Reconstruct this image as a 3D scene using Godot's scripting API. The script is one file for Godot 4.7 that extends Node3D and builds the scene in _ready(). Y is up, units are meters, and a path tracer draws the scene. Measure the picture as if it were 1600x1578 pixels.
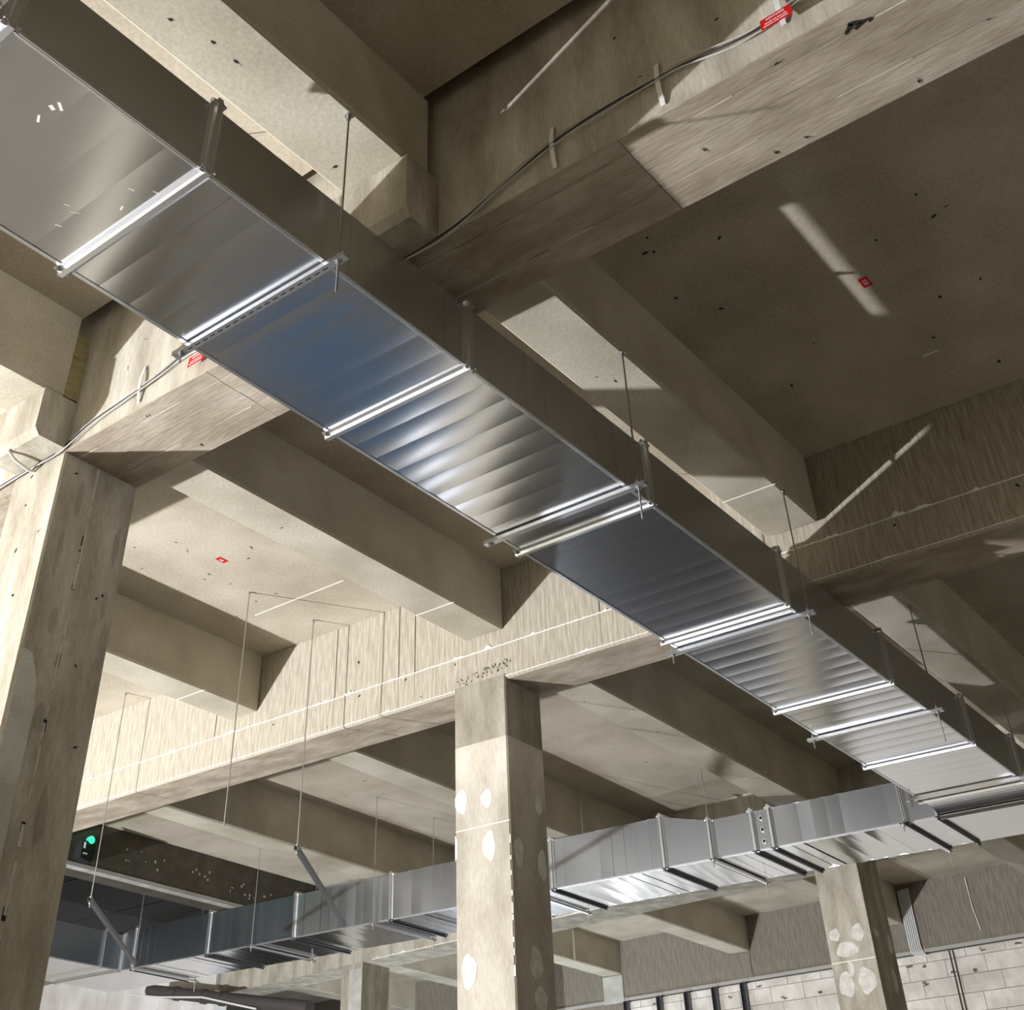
extends Node3D
# Unfinished concrete hall with galvanised ventilation ducts. Survey units (1 unit = 1.25 m): x along the main beams,
# y up from eye level, v along the joists. q() turns survey units into metres.
const S := 1.25
const EYE := 1.6
const HC := 3.7613      # slab underside
const HCD := 3.8593     # slab underside of the last bay
const HJ := 3.2735
const HJ1 := 3.325
const HJB := 3.325
const HJC := 3.2849
const HJD := 3.4174
const A0 := 2.4892
const A1 := 2.9194
const B0 := 5.9567
const B1 := 6.3384
const C0 := 11.2921
const C1 := 11.7751
const D0 := 16.1083
const XA := -4.343
const TP := -0.14174    # the last two grid lines run askew
const DL := -2.8521
const DR := -2.1511
const HD := 2.6261
const HT := 2.922
const E0 := 9.2181
const E1 := 10.0315
const HD2 := 2.5865
const HT2 := 2.8853
const HT3 := 2.993
const FLOOR := -1.28

const SCR := [[-2.278, 1.033, 0.9, 0.02, 0.006], [-2.366, 1.02, 0.5, 0.018, 0.005], [-2.30, 1.02, 1.2, 0.012, 0.008], [-2.386, 1.381, 1.9, 0.012, 0.0015], [-2.335, 1.441, 1.9, 0.016, 0.0015], [-2.599, 1.293, 2.1, 0.012, 0.0015], [-2.698, 1.333, 2.0, 0.013, 0.002], [-2.606, 1.332, 2.3, 0.02, 0.0012], [-2.476, 1.414, 0.3, 0.012, 0.003]]

var counts := {}
var rng := RandomNumberGenerator.new()
var M := {}


class MB:
	var v := PackedVector3Array()
	var n := PackedVector3Array()
	var c := PackedColorArray()
	func tri(a: Vector3, b: Vector3, d: Vector3, na: Vector3, nb: Vector3, nd: Vector3) -> void:
		if (b - a).cross(d - a).dot(na + nb + nd) > 0.0:
			v.append_array([a, d, b]); n.append_array([na, nd, nb])
		else:
			v.append_array([a, b, d]); n.append_array([na, nb, nd])
	func quad(a: Vector3, b: Vector3, d: Vector3, e: Vector3, m: Vector3) -> void:
		tri(a, b, d, m, m, m); tri(a, d, e, m, m, m)
	func quads(a: Vector3, b: Vector3, d: Vector3, e: Vector3, na: Vector3, nb: Vector3, nd: Vector3, ne: Vector3) -> void:
		tri(a, b, d, na, nb, nd); tri(a, d, e, na, nd, ne)
	# hexahedron: four corners of the bottom in order, four of the top in the same order
	func hexa(p: Array) -> void:
		var mid := Vector3.ZERO
		for k in 8:
			mid += p[k] / 8.0
		for f in [[0, 1, 2, 3], [4, 5, 6, 7], [0, 1, 5, 4], [1, 2, 6, 5], [2, 3, 7, 6], [3, 0, 4, 7]]:
			var a: Vector3 = p[f[0]]
			var b: Vector3 = p[f[1]]
			var d: Vector3 = p[f[2]]
			var e: Vector3 = p[f[3]]
			var m := (d - a).cross(e - b).normalized()
			if m.dot((a + b + d + e) / 4.0 - mid) < 0.0:
				m = -m
			quad(a, b, d, e, m)
	func box(lo: Vector3, hi: Vector3) -> void:
		var a := lo.min(hi)
		var b := lo.max(hi)
		hexa([Vector3(a.x, a.y, a.z), Vector3(b.x, a.y, a.z), Vector3(b.x, a.y, b.z), Vector3(a.x, a.y, b.z), Vector3(a.x, b.y, a.z), Vector3(b.x, b.y, a.z), Vector3(b.x, b.y, b.z), Vector3(a.x, b.y, b.z)])
	# box along two given directions
	func bar(o: Vector3, ex: Vector3, ey: Vector3, ez: Vector3) -> void:
		hexa([o, o + ex, o + ex + ez, o + ez, o + ey, o + ey + ex, o + ey + ex + ez, o + ey + ez])
	# profile swept along a straight line
	func ext(poly: PackedVector2Array, o: Vector3, ux: Vector3, uy: Vector3, run: Vector3, caps := true) -> void:
		var area := 0.0
		var k := poly.size()
		for i in k:
			area += poly[i].cross(poly[(i + 1) % k])
		var s := 1.0 if area > 0.0 else -1.0
		for i in k:
			var a := poly[i]
			var b := poly[(i + 1) % k]
			var e := (b - a).normalized()
			var m := (ux * e.y - uy * e.x) * s
			var pa := o + ux * a.x + uy * a.y
			var pb := o + ux * b.x + uy * b.y
			quad(pa, pb, pb + run, pa + run, m)
		if caps:
			var t := Geometry2D.triangulate_polygon(poly)
			var d := run.normalized()
			for i in range(0, t.size(), 3):
				var p0 := o + ux * poly[t[i]].x + uy * poly[t[i]].y
				var p1 := o + ux * poly[t[i + 1]].x + uy * poly[t[i + 1]].y
				var p2 := o + ux * poly[t[i + 2]].x + uy * poly[t[i + 2]].y
				tri(p0, p1, p2, -d, -d, -d)
				tri(p0 + run, p1 + run, p2 + run, d, d, d)
	func tube(path: Array, r: float, seg := 8, caps := true) -> void:
		var rings := []
		for i in path.size():
			var t: Vector3 = (path[mini(i + 1, path.size() - 1)] - path[maxi(i - 1, 0)]).normalized()
			var side := t.cross(Vector3.UP)
			if side.length() < 0.05:
				side = t.cross(Vector3.RIGHT)
			side = side.normalized()
			var up := side.cross(t).normalized()
			var ring := []
			for k in seg:
				var a := TAU * k / seg
				ring.append(side * cos(a) + up * sin(a))
			rings.append(ring)
		for i in path.size() - 1:
			for k in seg:
				var j := (k + 1) % seg
				var n0: Vector3 = rings[i][k]
				var n1: Vector3 = rings[i][j]
				var m0: Vector3 = rings[i + 1][k]
				var m1: Vector3 = rings[i + 1][j]
				quads(path[i] + n0 * r, path[i] + n1 * r, path[i + 1] + m1 * r, path[i + 1] + m0 * r, n0, n1, m1, m0)
		if caps:
			for e in [0, path.size() - 1]:
				var d: Vector3 = (path[0] - path[1] if e == 0 else path[e] - path[e - 1]).normalized()
				for k in seg:
					tri(path[e], path[e] + rings[e][k] * r, path[e] + rings[e][(k + 1) % seg] * r, d, d, d)
	func mesh(origin: Vector3) -> ArrayMesh:
		var a := []
		a.resize(Mesh.ARRAY_MAX)
		var moved := PackedVector3Array()
		moved.resize(v.size())
		for i in v.size():
			moved[i] = v[i] - origin
		a[Mesh.ARRAY_VERTEX] = moved
		a[Mesh.ARRAY_NORMAL] = n
		if c.size() == v.size():
			a[Mesh.ARRAY_COLOR] = c
		var out := ArrayMesh.new()
		out.add_surface_from_arrays(Mesh.PRIMITIVE_TRIANGLES, a)
		return out


func q(x: float, y: float, v: float) -> Vector3:
	return Vector3(x * S, y * S + EYE, -v * S)


func vc(x: float) -> float:      # near face of the third beam
	return C0 + (x - XA) * TP


func vd(x: float) -> float:      # face of the back wall
	return D0 + (x - XA) * TP


func numbered(called: String, parent: Node) -> String:
	var key := str(parent.get_instance_id()) + called
	var k: int = counts.get(key, 0)
	counts[key] = k + 1
	return called if k == 0 else "%s_%03d" % [called, k]


func tag(o: Node, label: String, category: String, group := "") -> void:
	o.set_meta("label", label)
	o.set_meta("category", category)
	if group:
		o.set_meta("group", group)


func thing(called: String, label: String, category: String, at: Vector3, group := "") -> Node3D:
	var o := Node3D.new()
	o.name = numbered(called, self)
	add_child(o, true)
	o.position = at
	tag(o, label, category, group)
	return o


func put(b: MB, called: String, m: Material, parent: Node3D = self, label := "") -> MeshInstance3D:
	var o := MeshInstance3D.new()
	o.name = numbered(called, parent)
	var origin := Vector3.ZERO
	var p: Node = parent
	while p != self:
		origin += (p as Node3D).position
		p = p.get_parent()
	o.mesh = b.mesh(origin)
	o.material_override = m
	o.cast_shadow = GeometryInstance3D.SHADOW_CASTING_SETTING_ON
	parent.add_child(o, true)
	if label:
		o.set_meta("label", label)
	return o


func solo(b: MB, called: String, m: Material, label: String, category: String, group := "") -> MeshInstance3D:
	var o := put(b, called, m)
	tag(o, label, category, group)
	return o


func struct(b: MB, called: String, m: Material) -> MeshInstance3D:
	var o := put(b, called, m)
	o.set_meta("kind", "structure")
	return o


func boxq(b: MB, x0: float, x1: float, y0: float, y1: float, v0: float, v1: float) -> void:
	b.box(q(x0, y0, v0), q(x1, y1, v1))


# block between x0 and x1 whose faces follow a skew grid line
func skew(b: MB, f: Callable, x0: float, x1: float, y0: float, y1: float, o0: float, o1: float) -> void:
	var p := []
	for y in [y0, y1]:
		p.append_array([q(x0, y, f.call(x0) + o0), q(x1, y, f.call(x1) + o0), q(x1, y, f.call(x1) + o1), q(x0, y, f.call(x0) + o1)])
	b.hexa(p)


# ---------------------------------------------------------------- materials
func noise_tex(freq: float, lo: Color, hi: Color, octaves := 5, size := 512, seed_no := 1, kind := FastNoiseLite.TYPE_SIMPLEX_SMOOTH, contrast := 0.5) -> NoiseTexture2D:
	var n := FastNoiseLite.new()
	n.noise_type = kind
	n.frequency = freq
	n.fractal_octaves = octaves
	n.seed = seed_no
	var t := NoiseTexture2D.new()
	t.width = size
	t.height = size
	t.seamless = true
	t.noise = n
	var g := Gradient.new()
	g.set_color(0, lo)
	g.set_color(1, hi)
	g.set_offset(0, 0.5 - contrast / 2.0)
	g.set_offset(1, 0.5 + contrast / 2.0)
	t.color_ramp = g
	return t


func concrete(color: Color, fine: Texture2D, scale: Vector3, coarse: Texture2D, cscale: Vector3, relief: Texture2D, depth: float) -> StandardMaterial3D:
	var m := StandardMaterial3D.new()
	m.albedo_color = color
	m.roughness = 0.88
	m.metallic_specular = 0.3
	m.albedo_texture = fine
	m.uv1_triplanar = true
	m.uv1_world_triplanar = true
	m.uv1_triplanar_sharpness = 8.0
	m.uv1_scale = scale
	m.detail_enabled = true
	m.detail_blend_mode = BaseMaterial3D.BLEND_MODE_MUL
	m.detail_albedo = coarse
	m.detail_uv_layer = BaseMaterial3D.DETAIL_UV_2
	m.uv2_triplanar = true
	m.uv2_world_triplanar = true
	m.uv2_triplanar_sharpness = 8.0
	m.uv2_scale = cscale
	if relief:
		m.heightmap_enabled = true
		m.heightmap_texture = relief
		m.heightmap_scale = depth
	return m


func plain(color: Color, rough := 0.7, metal := 0.0) -> StandardMaterial3D:
	var m := StandardMaterial3D.new()
	m.albedo_color = color
	m.roughness = rough
	m.metallic = metal
	return m


func make_materials() -> void:
	var fine := noise_tex(0.03, Color(0.94, 0.94, 0.935), Color(1, 1, 1), 6, 1024, 3)
	var blot := noise_tex(0.006, Color(0.89, 0.88, 0.865), Color(1, 1, 1), 5, 512, 9, FastNoiseLite.TYPE_SIMPLEX_SMOOTH, 0.7)
	var strk := noise_tex(0.02, Color(0.91, 0.905, 0.895), Color(1, 1, 1), 6, 1024, 21, FastNoiseLite.TYPE_SIMPLEX_SMOOTH, 0.8)
	var strk2 := noise_tex(0.03, Color(0.82, 0.805, 0.78), Color(1, 1, 1), 6, 1024, 22, FastNoiseLite.TYPE_SIMPLEX_SMOOTH, 0.8)
	var rough := noise_tex(0.03, Color.BLACK, Color.WHITE, 5, 512, 5)
	M.smooth = concrete(Color(0.785, 0.755, 0.68), fine, Vector3(1.1, 1.1, 1.1), blot, Vector3(0.35, 0.35, 0.35), rough, 0.05)
	M.slab = concrete(Color(0.765, 0.725, 0.65), fine, Vector3(0.9, 0.9, 0.9), blot, Vector3(0.3, 0.3, 0.3), rough, 0.04)
	var stain := noise_tex(0.009, Color(0.80, 0.785, 0.755), Color(1, 1, 1), 6, 512, 44, FastNoiseLite.TYPE_SIMPLEX_SMOOTH, 0.8)
	M.bface = concrete(Color(0.745, 0.715, 0.65), strk, Vector3(2.2, 0.3, 2.2), strk2, Vector3(1.1, 0.09, 1.1), rough, 0.06)
	M.joist_shade = concrete(Color(0.38, 0.36, 0.32), strk, Vector3(2.2, 0.5, 2.2), blot, Vector3(0.9, 0.9, 0.9), rough, 0.06)  # shade of the far left joist put into its colour
	M.streak = concrete(Color(0.80, 0.775, 0.715), strk, Vector3(2.2, 0.45, 2.2), stain, Vector3(0.8, 0.22, 0.8), rough, 0.06)
	M.board = concrete(Color(0.755, 0.705, 0.635), strk, Vector3(0.4, 2.2, 2.2), stain, Vector3(0.35, 1.0, 1.0), rough, 0.12)
	M.column = concrete(Color(0.755, 0.73, 0.67), strk, Vector3(2.0, 0.5, 2.0), stain, Vector3(1.0, 0.28, 1.0), rough, 0.06)
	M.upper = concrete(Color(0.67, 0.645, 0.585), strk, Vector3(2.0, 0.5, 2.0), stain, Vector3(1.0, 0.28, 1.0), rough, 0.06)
	M.pale_shaft = concrete(Color(0.84, 0.81, 0.75), strk, Vector3(2.0, 0.5, 2.0), blot, Vector3(0.9, 0.4, 0.9), rough, 0.04)
	M.pale_shaft.vertex_color_use_as_albedo = true
	M.darkstreak = concrete(Color(0.585, 0.56, 0.515), strk, Vector3(2.0, 0.15, 2.0), strk2, Vector3(0.8, 0.09, 0.8), rough, 0.05)
	M.floor = concrete(Color(0.55, 0.54, 0.52), fine, Vector3(0.5, 0.5, 0.5), blot, Vector3(0.12, 0.12, 0.12), null, 0.0)
	M.ground = concrete(Color(0.88, 0.865, 0.83), fine, Vector3(5, 5, 5), blot, Vector3(3, 3, 3), rough, 0.1)
	M.patch = concrete(Color(0.77, 0.765, 0.735), fine, Vector3(2, 2, 2), blot, Vector3(0.9, 0.9, 0.9), rough, 0.06)
	M.damp = concrete(Color(0.685, 0.66, 0.60), strk, Vector3(2.0, 0.5, 2.0), stain, Vector3(1.0, 0.28, 1.0), null, 0.0)
	M.mortar = plain(Color(0.93, 0.92, 0.88), 0.9)
	M.block = []
	for k in 4:
		var t := 0.92 - 0.018 * k
		M.block.append(concrete(Color(t + 0.02, t - 0.005, t - 0.045), fine, Vector3(1.5, 1.5, 1.5), blot, Vector3(0.8, 0.8, 0.8), null, 0.0))
	M.joint = plain(Color(0.66, 0.64, 0.61), 0.95)
	M.smear = plain(Color(0.42, 0.37, 0.32), 0.95)
	M.pock = plain(Color(0.13, 0.115, 0.095), 0.95)
	M.crack = plain(Color(0.50, 0.475, 0.43), 0.95)
	M.panelwall = concrete(Color(0.95, 0.94, 0.93), fine, Vector3(1, 1, 1), blot, Vector3(0.3, 0.3, 0.3), null, 0.0)
	# galvanised sheet
	var spangle := noise_tex(0.012, Color(0.82, 0.82, 0.82), Color(1, 1, 1), 4, 512, 31, FastNoiseLite.TYPE_SIMPLEX_SMOOTH, 0.9)
	for k in 2:
		var z := StandardMaterial3D.new()
		z.albedo_color = Color(0.845, 0.855, 0.87)
		z.metallic = 1.0
		z.roughness = [0.20, 0.27][k]
		M[["zinc", "zinc_side"][k]] = z
	var zinc_shade := plain(Color(0.55, 0.58, 0.605), 0.3, 1.0)  # dark reflection at the left put into the zinc colour
	M.zinc_shade = zinc_shade
	M.flange = plain(Color(0.90, 0.905, 0.915), 0.32, 1.0)
	M.rod = plain(Color(0.72, 0.72, 0.71), 0.42, 1.0)
	M.bar_shade = plain(Color(0.30, 0.30, 0.31), 0.55, 0.6)  # dark reflection under the flanges put into the bar colour
	M.slot = plain(Color(0.05, 0.05, 0.05), 0.9)
	M.dull = plain(Color(0.45, 0.45, 0.45), 0.5, 0.8)
	M.cable = plain(Color(0.70, 0.69, 0.66), 0.55)
	M.cable_dark = plain(Color(0.16, 0.155, 0.145), 0.6)
	M.strap = plain(Color(0.86, 0.85, 0.83), 0.5)
	M.red = plain(Color(0.80, 0.06, 0.09), 0.5)
	M.white = plain(Color(0.95, 0.93, 0.92), 0.6)
	M.black = plain(Color(0.03, 0.03, 0.03), 0.8)
	M.wool = concrete(Color(0.80, 0.74, 0.55), fine, Vector3(9, 9, 9), blot, Vector3(5, 5, 5), rough, 0.6)
	M.chalk = plain(Color(0.93, 0.92, 0.86), 0.95)
	M.steel = plain(Color(0.20, 0.205, 0.22), 0.5, 0.4)
	M.pipe = plain(Color(0.27, 0.25, 0.23), 0.75)
	M.pvc = plain(Color(0.88, 0.88, 0.86), 0.45)
	M.tarp = plain(Color(0.22, 0.43, 0.64), 0.6)
	M.darkblue = plain(Color(0.16, 0.18, 0.27), 0.7)
	M.green = plain(Color(0.1, 0.9, 0.6), 0.4)
	M.green.emission_enabled = true
	M.green.emission = Color(0.25, 1.0, 0.72)
	M.green.emission_energy_multiplier = 1.1
	M.globe = plain(Color(1, 1, 1), 0.5)
	M.globe.emission_enabled = true
	M.globe.emission = Color(1.0, 0.97, 0.92)
	M.globe.emission_energy_multiplier = 6.0


# ---------------------------------------------------------------- lamps
func globe_lamp(label: String, x: float, y: float, v: float, energy: float, r: float, tint := Color(0.955, 0.967, 1.0)) -> void:
	var base := q(x, FLOOR, v)
	var o := thing("work_or_added_light", label, "lamp", base)  # also builds the lamps added for brightness
	var at := q(x, y, v)
	var b := MB.new()
	for k in 12:
		for j in 8:
			var p := []
			for d in [[0, 0], [1, 0], [1, 1], [0, 1]]:
				var a: float = TAU * (k + d[0]) / 12.0
				var e: float = PI * (j + d[1]) / 8.0 - PI / 2.0
				p.append(Vector3(cos(a) * cos(e), sin(e), sin(a) * cos(e)))
			b.quads(at + p[0] * r, at + p[1] * r, at + p[2] * r, at + p[3] * r, p[0], p[1], p[2], p[3])
	put(b, "globe", M.globe, o)
	b = MB.new()
	b.tube([base + Vector3(0, 0.25, 0), at - Vector3(0, r * 0.98, 0)], 0.018)
	put(b, "stem", M.dull, o)
	for k in 3:
		b = MB.new()
		var d := Vector3(cos(TAU * k / 3.0), 0, sin(TAU * k / 3.0))
		b.tube([base + Vector3(0, 0.27, 0), base + d * 0.3 + Vector3(0, 0.012, 0)], 0.012)
		put(b, "leg", M.dull, o)
	var l := OmniLight3D.new()
	l.name = numbered("lamp_light", o)
	l.light_energy = energy
	l.light_color = tint
	l.light_size = r * 0.8
	l.omni_range = 60.0
	l.omni_attenuation = 2.0
	l.shadow_enabled = true
	o.add_child(l, true)
	l.position = at - base


# ---------------------------------------------------------------- concrete members
# profile with chamfered lower corners, in metres: width w, height h, chamfer c
func prof(w: float, h: float, c: float) -> PackedVector2Array:
	return PackedVector2Array([Vector2(0, c), Vector2(c, 0), Vector2(w - c, 0), Vector2(w, c), Vector2(w, h), Vector2(0, h)])


func joist(label: String, xr: float, w: float, y0: float, y1: float, v0: float, v1: float, group: String) -> Node3D:
	var o := thing("concrete_joist", label, "joist", q(xr - w / 2.0, y0, v0), group)
	var b := MB.new()
	b.ext(prof(w * S, (y1 - y0) * S, 0.018), q(xr - w, y0, v0), Vector3.RIGHT, Vector3.UP, Vector3(0, 0, -(v1 - v0) * S))
	put(b, "body", M.smooth, o)
	return o


# small irregular holes: centre, plane axes, radius
func pocks(points: Array, u: Vector3, w: Vector3, out: Vector3, size: float, host: Node3D) -> void:
	var b := MB.new()
	var b2 := MB.new()
	for p in points:
		var c := q(p[0], p[1], p[2]) + out * 0.0012
		var k := 7
		var ring := []
		var sx := size * rng.randf_range(0.6, 1.25)
		var turn := rng.randf() * TAU
		for i in k:
			var a := TAU * i / k
			var rr := sx * rng.randf_range(0.5, 1.1)
			var d := Vector2(cos(a) * 1.35, sin(a) * 0.8).rotated(turn) * rr
			ring.append(c + u * d.x + w * d.y)
		for i in k:
			b.tri(c, ring[i], ring[(i + 1) % k], out, out, out)
		if rng.randf() < 0.6:
			for s in [-1.0, 1.0]:
				var d: Vector2 = Vector2(cos(turn), sin(turn)) * size * rng.randf_range(1.6, 3.6) * float(s)
				var e: Vector2 = Vector2(-d.y, d.x).normalized() * 0.0022
				b2.quad(c + u * e.x + w * e.y - out * 0.0004, c + u * d.x + w * d.y - out * 0.0004, c + u * (d.x - e.x) + w * (d.y - e.y) - out * 0.0004, c - u * e.x - w * e.y - out * 0.0004, out)
	put(b, "drill_scars", M.pock, host).set_meta("kind", "stuff")
	if b2.v.size():
		put(b2, "hairline_cracks", M.crack, host).set_meta("kind", "stuff")


# rough white line of mortar along x on a face that looks towards -v
func rough_seam(host: Node3D, called: String, m: Material, f: Callable, x0: float, x1: float, y: float, off: float, thick: float, amp: float) -> void:
	var b := MB.new()
	var n := FastNoiseLite.new()
	n.seed = int(absf(y * 1000.0))
	n.frequency = 0.9
	var step := 0.016
	var x := x0
	while x < x1:
		var xe := minf(x + step, x1)
		var p := []
		for d in [x, xe]:
			var g: float = n.get_noise_1d(d * 40.0)
			var blob: float = maxf(0.0, n.get_noise_1d(d * 4.0 + 90.0) - 0.18) * maxf(0.0, 0.4 + n.get_noise_1d(d * 60.0 + 40.0))
			p.append([y - thick * (0.25 - 0.3 * g), y + thick * (0.3 + 0.5 * g) + blob * amp * 2.5])
		var v0: float = f.call(x)
		var v1: float = f.call(xe)
		b.hexa([q(x, p[0][0], v0 - off), q(xe, p[1][0], v1 - off), q(xe, p[1][0], v1 + 0.004), q(x, p[0][0], v0 + 0.004), q(x, p[0][1], v0 - off), q(xe, p[1][1], v1 - off), q(xe, p[1][1], v1 + 0.004), q(x, p[0][1], v0 + 0.004)])
		x = xe
	put(b, called, m, host)


func build_beams() -> void:
	# nearest beam: board-marked underside, vertical near face, two corbels
	var o := thing("concrete_beam", "nearest big concrete beam with plank-marked underside and grey cables along its face", "beam", q(-4, 3.0, A0))
	var b := MB.new()
	boxq(b, -24.9, 7.4, 3.012, HC + 0.2, A0, A1)
	put(b, "body", M.streak, o)
	var vs := [A0, A0 + 0.075, A0 + 0.185, A0 + 0.3, A1]
	var xs := [-24.9, -5.4, -3.35, -1.262, 0.4, 7.4]
	for i in 4:
		for j in 5:
			b = MB.new()
			var lift: float = [0.004, 0.0, 0.003, 0.001][i] + rng.randf_range(-0.0012, 0.0012)
			var g := 0.0016
			boxq(b, xs[j] + g, xs[j + 1] - g, 3.0 + lift, 3.0125, vs[i] + (g if i else 0.0), vs[i + 1] - (g if i < 3 else 0.0))
			put(b, "plank_impression", M.board, o)
	for i in [1, 2, 3]:
		var x := -8.8
		while x < 2.3:
			var ln := rng.randf_range(0.08, 0.5)
			b = MB.new()
			b.ext(PackedVector2Array([Vector2(-0.0022, 0), Vector2(0.0, -rng.randf_range(0.003, 0.008)), Vector2(0.0022, 0)]), q(x, 3.003, vs[i]), Vector3(0, 0, 1), Vector3.UP, Vector3(ln * S, 0, 0))
			put(b, "cement_fin", M.patch if rng.randf() < 0.6 else M.board, o)
			x += ln + rng.randf_range(0.02, 0.5)
	for c in [[-2.055, 0.3247, HJ1], [-4.339, 0.3247, HJ]]:
		var cb := MB.new()
		var y0 := 3.01
		var w: float = c[1] + 0.06
		boxq(cb, c[0] - w, c[0] + 0.004, 3.045, c[2] - 0.004, A0 - 0.19, A0)
		cb.ext(PackedVector2Array([Vector2(0, 0), Vector2(0.19 * S - 0.035, 0), Vector2(0.19 * S, 0.0437), Vector2(0.0, 0.0437)]), q(c[0] - w, y0, A0), Vector3(0, 0, 1), Vector3.UP, Vector3((w + 0.004) * S, 0, 0))
		put(cb, "corbel", M.column, o)
	pocks([[-0.695, 3.0, 2.533], [-0.375, 3.0, 2.892], [-0.759, 3.0, 2.884], [-0.873, 3.0, 2.881], [-1.056, 3.0, 2.713], [-3.809, 3.0, 2.541], [-3.798, 3.0, 2.858], [-0.117, 3.0, 2.793]], Vector3.RIGHT, Vector3.BACK, Vector3.DOWN, 0.009, o)
	pocks([[-0.458, 3.0, 2.55], [-0.405, 3.0, 2.557], [-0.44, 3.0, 2.545], [-0.43, 3.0, 2.562], [-0.47, 3.0, 2.56], [-0.395, 3.0, 2.565]], Vector3.RIGHT, Vector3.BACK, Vector3.DOWN, 0.018, o)
	pocks([[-0.833, 3.302, A0], [-1.142, 3.243, A0], [-1.716, 3.501, A0], [-1.217, 3.519, A0], [-3.86, 3.438, A0], [-3.962, 3.315, A0]], Vector3.RIGHT, Vector3.UP, Vector3.BACK, 0.01, o)
	# second beam
	o = thing("concrete_beam", "second big concrete beam, streaked pale face with a white mortar line, over the middle column", "beam", q(-4, 2.982, B0))
	b = MB.new()
	boxq(b, -24.9, 7.4, 3.215, HC + 0.2, B0 + 0.004, B1)
	put(b, "upper_face", M.bface, o)
	b = MB.new()
	b.ext(PackedVector2Array([Vector2(0, 0.014), Vector2(-0.014, 0), Vector2(-(B1 - B0) * S, 0), Vector2(-(B1 - B0) * S, 0.233 * S), Vector2(0, 0.233 * S)]), q(-24.9, 2.982, B0), Vector3(0, 0, 1), Vector3.UP, Vector3(32.3 * S, 0, 0))
	put(b, "lower_band", M.bface, o)
	b = MB.new()
	boxq(b, -24.9, 7.4, 2.9805, 2.982, B0 + 0.013, B1)
	put(b, "soffit", M.board, o)
	rough_seam(o, "mortar_seam", M.mortar, func(_x): return B0, -12.4, 2.4, 3.217, 0.004, 0.009, 0.05)
	rough_seam(o, "mortar_ridge", M.mortar, func(_x): return B0, -12.4, 2.4, 2.998, 0.004, 0.006, 0.02)
	var crust := []
	for k in 70:
		var t := rng.randf()
		crust.append([lerpf(-4.76, -4.3, t), lerpf(3.035, 3.085, t) + rng.randf_range(-0.028, 0.03), B0])
	pocks(crust, Vector3.RIGHT, Vector3.UP, Vector3.BACK, 0.008, o)
	for x in [-5.13, -5.28, -5.9, -3.6, -7.2]:
		b = MB.new()
		boxq(b, x, x + 0.004, 3.02, HC, B0 - 0.001, B0 + 0.006)
		put(b, "formwork_joint", M.crack, o)
	pocks([[-4.765, 3.186, B0], [-5.207, 3.19, B0], [-5.643, 3.182, B0], [-5.065, 3.032, B0], [-6.083, 3.183, B0], [-5.953, 3.026, B0], [-6.526, 3.175, B0], [-5.67, 3.438, B0], [-1.691, 3.171, B0], [-1.036, 3.171, B0]], Vector3.RIGHT, Vector3.UP, Vector3.BACK, 0.012, o)
	# third beam, askew, behind the crossing duct
	o = thing("concrete_beam", "third concrete beam running behind the crossing duct at the far columns", "beam", q(-4, 3.0105, vc(-4)))
	b = MB.new()
	skew(b, vc, -14.6, 7.4, 3.0105, HCD + 0.1, 0.0, C1 - C0)
	put(b, "body", M.streak, o)
	rough_seam(o, "mortar_ridge", M.mortar, vc, -11.2, -5.0, 3.02, 0.006, 0.012, 0.05)


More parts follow.
